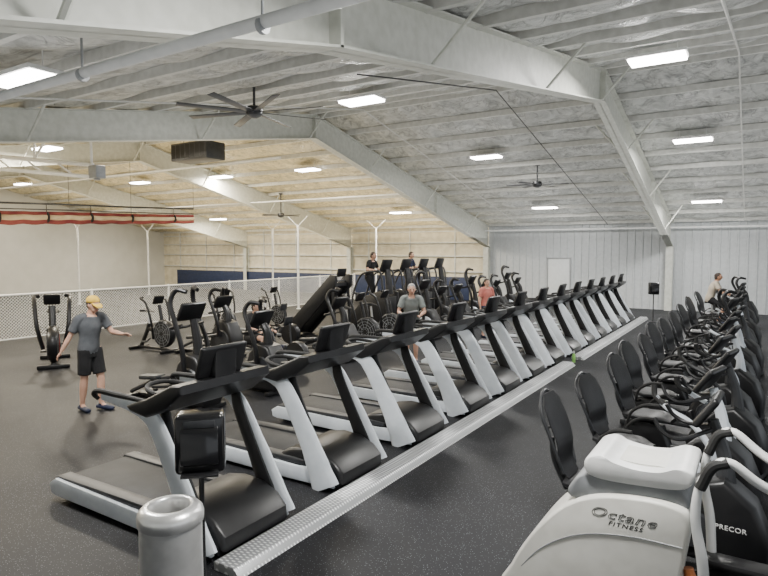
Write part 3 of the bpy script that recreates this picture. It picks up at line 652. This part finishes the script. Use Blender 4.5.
g=G(); g.tube([(.36,-.2,.1),(.37,-.2,.35),(.34,-.2,.5)],[.05,.05,.03],10); ps.append(('side_guard',g.mesh('side_guard','orange')))
thing('elliptical_trainer','elliptical trainer with large off-white rear shroud and white arms','elliptical',ps,(-.62,4.06,0))

# ---------------------------------------------------------------- trash can, dispensers, bottle
g=G(); g.lathe([(.185,.02),(.185,.74)],n=48,cap=False); g.lathe([(.19,0),(.19,.03)],n=48); bodyc=g.mesh('can_body','chrome')
g=G(); g.lathe([(.186,.735),(.195,.745),(.197,.79),(.190,.815),(.165,.84),(.135,.85),(.118,.842),(.112,.82),(.115,.72)],n=48,cap=False); lid=g.mesh('lid','chrome',True,60)
g=G(); g.lathe([(.15,.70),(.15,.71)],n=30); lin=g.mesh('liner','rubber')
thing('trash_can','round brushed steel trash can with open top','trash can',[('can_body',bodyc),('lid',lid),('liner',lin)],(-2.98,2.28,0))
def disp(loc,rz,s=1.0):
    ps=[]
    g=G(); g.lathe([(.15,0),(.15,.015),(.03,.03),(.018,.05),(.018,1.0)],n=24); ps.append(('stand',g.mesh('stand','black')))
    g=G(); g.box((0,.0,1.12),(.2,.32,.40),bev=.035,seg=3); g.prism([(.1,.98),(.13,1.0),(.13,1.2),(.1,1.24)],-.12,.12,bev=.01)
    ps.append(('dispenser',g.mesh('dispenser','blackgloss'),[('window',G().box((.105,0,1.26),(.012,.2,.05),bev=.004).mesh('window','dgrey'))]))
    g=G(); g.box((.11,0,.93),(.1,.24,.02),bev=.006); ps.append(('drip_tray',g.mesh('drip_tray','black')))
    thing('wipe_dispenser','black wipe dispenser box on a slim floor stand','dispenser',ps,loc,rz,group='wipe dispensers')
disp((-3.12,2.64,0),-45); disp((-2.85,21.4,0),-60)
g=G(); g.lathe([(.034,0),(.036,.01),(.036,.16),(.02,.19),(.018,.2)],n=18); bb=g.mesh('bottle_body','green')
g=G(); g.lathe([(.02,.2),(.02,.235),(.008,.24),(.008,.26)],n=14)
thing('water_bottle','green plastic water bottle on the floor by the metal strip','bottle',[('bottle_body',bb),('cap',g.mesh('cap','white'))],(-3.22,12.72,0))

# ---------------------------------------------------------------- people
def remesh(g,vox,mt,smooth=4):
    me=g.mesh('tmp',mt,False); o=bpy.data.objects.new('tmp',me); COL.objects.link(o)
    r=o.modifiers.new('r','REMESH'); r.mode='VOXEL'; r.voxel_size=vox; r.use_smooth_shade=True
    s=o.modifiers.new('s','SMOOTH'); s.factor=.5; s.iterations=smooth
    dg=bpy.context.evaluated_depsgraph_get(); out=bpy.data.meshes.new_from_object(o.evaluated_get(dg))
    bpy.data.objects.remove(o); out.materials.clear(); out.materials.append(M[mt])
    out.polygons.foreach_set('use_smooth',[True]*len(out.polygons)); return out
def hand(g,w,d,n,side,curl):
    d=Vector(d).normalized(); n=Vector(n); n=(n-d*n.dot(d)).normalized(); sdir=d.cross(n)*side
    w=Vector(w)
    g.tube([w,w+d*.04,w+d*.085],[.026,.036,.038],10,flat=(1.05,.45),ref=sdir)
    for i,(off,ln) in enumerate(((-.030,.062),(-.010,.074),(.010,.07),(.029,.055))):
        p=w+d*.08+sdir*off; q=[p-d*.02,p]; a=0; L=[.45,.32,.23]
        for j in range(3):
            a+=curl*(.6,.9,.7)[j]; dd=d*math.cos(a)+n*math.sin(a); p=p+dd*ln*L[j]*1.05; q.append(p)
        g.tube(q,[.0095,.0095,.009,.0085,.0075],7)
    p=w+d*.025-sdir*.028
    g.tube([p,p-sdir*.028+d*.022+n*.01,p-sdir*.034+d*.05+n*.022],[.013,.011,.009],7)
def person(label,loc,rz,J,vox=.009,skin='skin',hair='hairdark',shirt='tee',short='blackcloth',long=False,cap=None,shoe='shoe',scale=1.0,curl=.35):
    V={k:Vector(v) for k,v in J.items()}
    pel,ch,nk,hd=V['pelvis'],V['chest'],V['neck'],V['head']
    g=G(); 
    g.tube([pel+Vector((0,0,-.09)),pel,(pel+ch)/2,ch,nk.lerp(ch,.25),nk],[.10,.135,.115,.14,.115,.055],16,flat=(1.15,.78),ref=(1,0,0))
    up=(hd-nk).normalized()
    g.tube([nk-up*.05,nk.lerp(hd,.5),hd],[.062,.052,.05],12,ref=(1,0,0))
    f=V['face'].normalized(); sd=Vector((0,0,1)).cross(f).normalized()
    g.ell(hd,(.074,.092,.105),20); g.ell(hd+f*.022-Vector((0,0,.052)),(.052,.06,.062),16)
    g.tube([hd+f*.08+Vector((0,0,.02)),hd+f*.108-Vector((0,0,.018)),hd+f*.088-Vector((0,0,.026))],[.008,.013,.012],8)
    for s_ in (-1,1): g.ell(hd+sd*s_*.077-Vector((0,0,.01)),(.012,.018,.03),10)
    sh=G(); st=G()
    sh.tube([pel+Vector((0,0,-.10)),pel+Vector((0,0,.0)),(pel+ch)/2,ch,nk.lerp(ch,.3),nk.lerp(ch,.08)],[.135,.15,.138,.158,.128,.07],18,flat=(1.15,.82),ref=(1,0,0))
    st.tube([pel+Vector((0,0,-.13)),pel,pel+Vector((0,0,.05))],[.135,.145,.13],16,flat=(1.12,.82),ref=(1,0,0))
    shoes=[]
    for s_,S in ((-1,'R'),(1,'L')):
        a,b,c=V['sho'+S],V['elb'+S],V['wri'+S]
        g.tube([nk.lerp(a,.45),a,a.lerp(b,.35),b,b.lerp(c,.3),c],[.045,.052,.047,.036,.038,.024],12)
        hand(g,c,V.get('hd'+S,c-b),V.get('hn'+S,Vector((0,0,-1))),s_*-1,curl)
        sh.tube([nk.lerp(a,.4),a,a.lerp(b,.4),a.lerp(b,.72)],[.06,.066,.068,.066],14)
        h,k,an=V['hip'+S],V['kne'+S],V['ank'+S]
        toe=V['toe'+S]
        g.tube([h+Vector((0,0,.04)),h.lerp(k,.4),k,k.lerp(an,.3),an],[.088,.078,.054,.056,.036],14)
        g.tube([an,an.lerp(toe,.5)-Vector((0,0,.02)),toe],[.036,.038,.028],10)
        if long: st.tube([h+Vector((0,0,.03)),h.lerp(k,.5),k,k.lerp(an,.5),an.lerp(k,.08)],[.108,.095,.075,.068,.058],14)
        else: st.tube([h+Vector((0,0,.03)),h.lerp(k,.4),h.lerp(k,.85)],[.108,.100,.094],14)
        z=Vector((0,0,1)); fd=(toe-an); fd.z=0; fd.normalize()
        q=G(); base=Vector((an.x,an.y,toe.z))
        q.tube([base-fd*.07+z*.015,base-fd*.02+z*.02,base+fd*.08+z*.008,base+fd*.17-z*.002,base+fd*.205-z*.006],[.038,.047,.047,.044,.026],14,flat=(1,.85),ref=fd.cross(z))
        q.tube([base-fd*.01+z*.02,an+z*.01],[.044,.042],12,False)
        shoes.append(('shoe',q.mesh('shoe',shoe)))
    hw=G(); z=Vector((0,0,1))
    hw.ell(hd-f*.014+z*.022,(.083,.098,.098),18); hw.ell(hd-f*.045-z*.02,(.075,.065,.085),14)
    hv=[]
    for v in hw.v:
        p=Vector(v)-hd; 
        if p.dot(f)>.03 and p.z<.055: p=p-f*(p.dot(f)-.03)
        hv.append(tuple(p+hd))
    hw.v=hv
    fc=[]
    for s_ in (-1,1): 
        e=G(); e.ell(hd+f*.088+sd*s_*.03+z*.012,(.013,.009,.008),10); fc.append(('eye',e.mesh('eye','eye')))
    e=G(); e.tube([hd+f*.086-sd*.024-z*.052,hd+f*.094-z*.05,hd+f*.086+sd*.024-z*.052],.006,6); fc.append(('mouth',e.mesh('mouth','lip')))
    parts=[('body',remesh(g,vox,skin),fc)]
    parts.append(('shirt',remesh(sh,.012,shirt,3)))
    parts.append(('trousers' if long else 'shorts',remesh(st,.012,short,3)))
    parts+=shoes
    parts.append(('hair',hw.mesh('hair',hair)))
    if cap:
        c=G(); c.ell(hd-f*.008+z*.05,(.09,.104,.085),20)
        c.v=[(v[0],v[1],max(v[2],hd.z+.035)) for v in c.v]
        br=G(); br.tube([hd+f*.06+z*.045,hd+f*.12+z*.04,hd+f*.165+z*.022],[.072,.07,.045],14,flat=(1,.12),ref=sd)
        parts.append(('cap',c.mesh('cap',cap),[('brim',br.mesh('brim',cap))]))
    return thing('person',label,'person',parts,loc,rz,scale=scale)
def stand():
    return dict(pelvis=(0,0,.95),chest=(0,0,1.27),neck=(0,.01,1.46),head=(0,-.015,1.61),face=(0,-1,0),
      shoR=(-.175,0,1.40),shoL=(.175,0,1.40),elbR=(-.25,0,1.12),elbL=(.25,0,1.12),wriR=(-.27,-.08,.88),wriL=(.27,-.08,.88),
      hipR=(-.085,0,.90),hipL=(.085,0,.90),kneR=(-.095,-.02,.49),kneL=(.095,-.02,.49),ankR=(-.1,.02,.085),ankL=(.1,.02,.085),toeR=(-.12,-.15,.03),toeL=(.12,-.15,.03))
J=stand(); J.update(pelvis=(-.02,0,.945),chest=(.0,-.02,1.265),neck=(.01,-.03,1.45),shoR=(-.17,.02,1.385),shoL=(.18,-.06,1.40),
  elbR=(-.25,.11,1.13),wriR=(-.32,.20,.92),elbL=(.23,-.20,1.17),wriL=(.22,-.44,1.14),head=(.01,-.085,1.595),face=(-.12,-.93,-.42),hdR=(-.3,.4,-.75),hdL=(.05,-.98,.10),hnR=(.2,-.2,-1),hnL=(-.5,-.1,-1),
  ankR=(-.09,.09,.085),toeR=(-.13,-.07,.03),ankL=(.09,-.10,.085),toeL=(.12,-.26,.03),kneR=(-.10,.02,.49),kneL=(.09,-.10,.49))
person('person in grey t-shirt, black shorts and yellow cap, arms held out',(-8.37,5.05,0),100,J,.0065,cap='yellow')
J=stand(); J.update(chest=(0,-.05,1.26),neck=(0,-.09,1.44),head=(0,-.13,1.585),face=(.05,-.95,-.2),shoR=(-.175,-.085,1.38),shoL=(.175,-.085,1.38),elbR=(-.27,-.15,1.12),elbL=(.27,-.15,1.12),wriR=(-.16,-.33,1.02),wriL=(.16,-.34,1.04),hdR=(.8,-.5,.1),hdL=(-.8,-.5,.1))
person('grey-haired person in light grey t-shirt standing behind a treadmill',(-6.12,10.8,0),32,J,.009,hair='hairgrey',shirt='teelight',curl=.9,scale=1.0)
person('person in coral top standing behind a treadmill',(-6.2,15.1,0),60,stand(),.010,shirt='coral',short='navycloth',curl=.6,scale=.94)
def rails(zr=1.12,lean=.06,base=.22,w=.42):
    J=stand(); wz=zr-base+.03
    J.update(chest=(0,-lean,1.26),neck=(0,-lean*1.8,1.44),head=(0,-lean*2.4-.02,1.585),shoR=(-.175,-lean*1.7,1.38),shoL=(.175,-lean*1.7,1.38),
      elbR=(-.30,-.14,1.15),elbL=(.30,-.14,1.15),wriR=(-w,-.38,wz),wriL=(w,-.38,wz),face=(0,-1,-.15),
      hdR=(.1,-1,-.1),hdL=(-.1,-1,-.1),hnR=(0,0,-1),hnL=(0,0,-1))
    return J
Js=rails(zr=1.75,base=.62,w=.36)
Js.update(kneR=(-.09,-.2,.58),ankR=(-.09,-.10,.26),toeR=(-.09,-.27,.20),kneL=(.09,-.05,.52),ankL=(.09,.05,.075),toeL=(.09,-.12,.02))
person('person in black t-shirt climbing a stair climber',(-10.25,SY[0],.64),90,Js,.010,shirt='blackcloth',short='blackcloth',curl=.9,long=True)
person('person in navy t-shirt climbing a stair climber',(-10.25,SY[2],.64),90,Js,.010,shirt='navycloth',short='blackcloth',curl=.9,long=True)
def seated(hz,lean,wr,ft,kz=0):
    J=stand()
    J.update(pelvis=(0,0,hz+.05),chest=(0,-lean*.6,hz+.37),neck=(0,-lean,hz+.55),head=(0,-lean*1.2-.02,hz+.70),shoR=(-.175,-lean,hz+.5),shoL=(.175,-lean,hz+.5),
      elbR=(-.25,-lean-.12,hz+.28),elbL=(.25,-lean-.12,hz+.28),wriR=(-wr[0],wr[1],wr[2]),wriL=(wr[0],wr[1],wr[2]),hdR=(0,-1,0),hdL=(0,-1,0),
      hipR=(-.09,-.02,hz),hipL=(.09,-.02,hz),kneR=(-.12,-.40,hz+.08+kz),kneL=(.12,-.38,hz+.02+kz),
      ankR=(-.12,ft[0],ft[1]),ankL=(.12,ft[0],ft[1]),toeR=(-.12,ft[0]-.12,ft[1]+(.05 if kz==0 else -.04)),toeL=(.12,ft[0]-.12,ft[1]+(.05 if kz==0 else -.04)))
    return J
person('dark-haired person in black shirt seated on a rowing machine',(-8.8,8.8,0),90,seated(.54,.12,(.16,-.44,.75),(-.72,.38)),.010,shirt='blackcloth',curl=1.2)
person('tanned person in pale tan t-shirt seated on an air bike',(-.85-.24,RY[12],0),90,seated(.99,.16,(.28,-.42,1.2),(-.24,.38),-.24),.010,skin='tan',shirt='tantop',hair='hairdark',curl=1.2,scale=.97)

# ---------------------------------------------------------------- world + camera
w=bpy.data.worlds.new('World'); SC.world=w; w.use_nodes=True
bg=w.node_tree.nodes['Background']; bg.inputs[0].default_value=(.9,.95,1,1); bg.inputs[1].default_value=1.0
cd=bpy.data.cameras.new('Camera'); co=bpy.data.objects.new('Camera',cd); COL.objects.link(co)
co.location=(0,0,2.4); co.rotation_euler=(math.radians(90-3.69),0,math.radians(32.2)); cd.sensor_width=36; cd.lens=590/768*36; cd.clip_start=.05
SC.camera=co
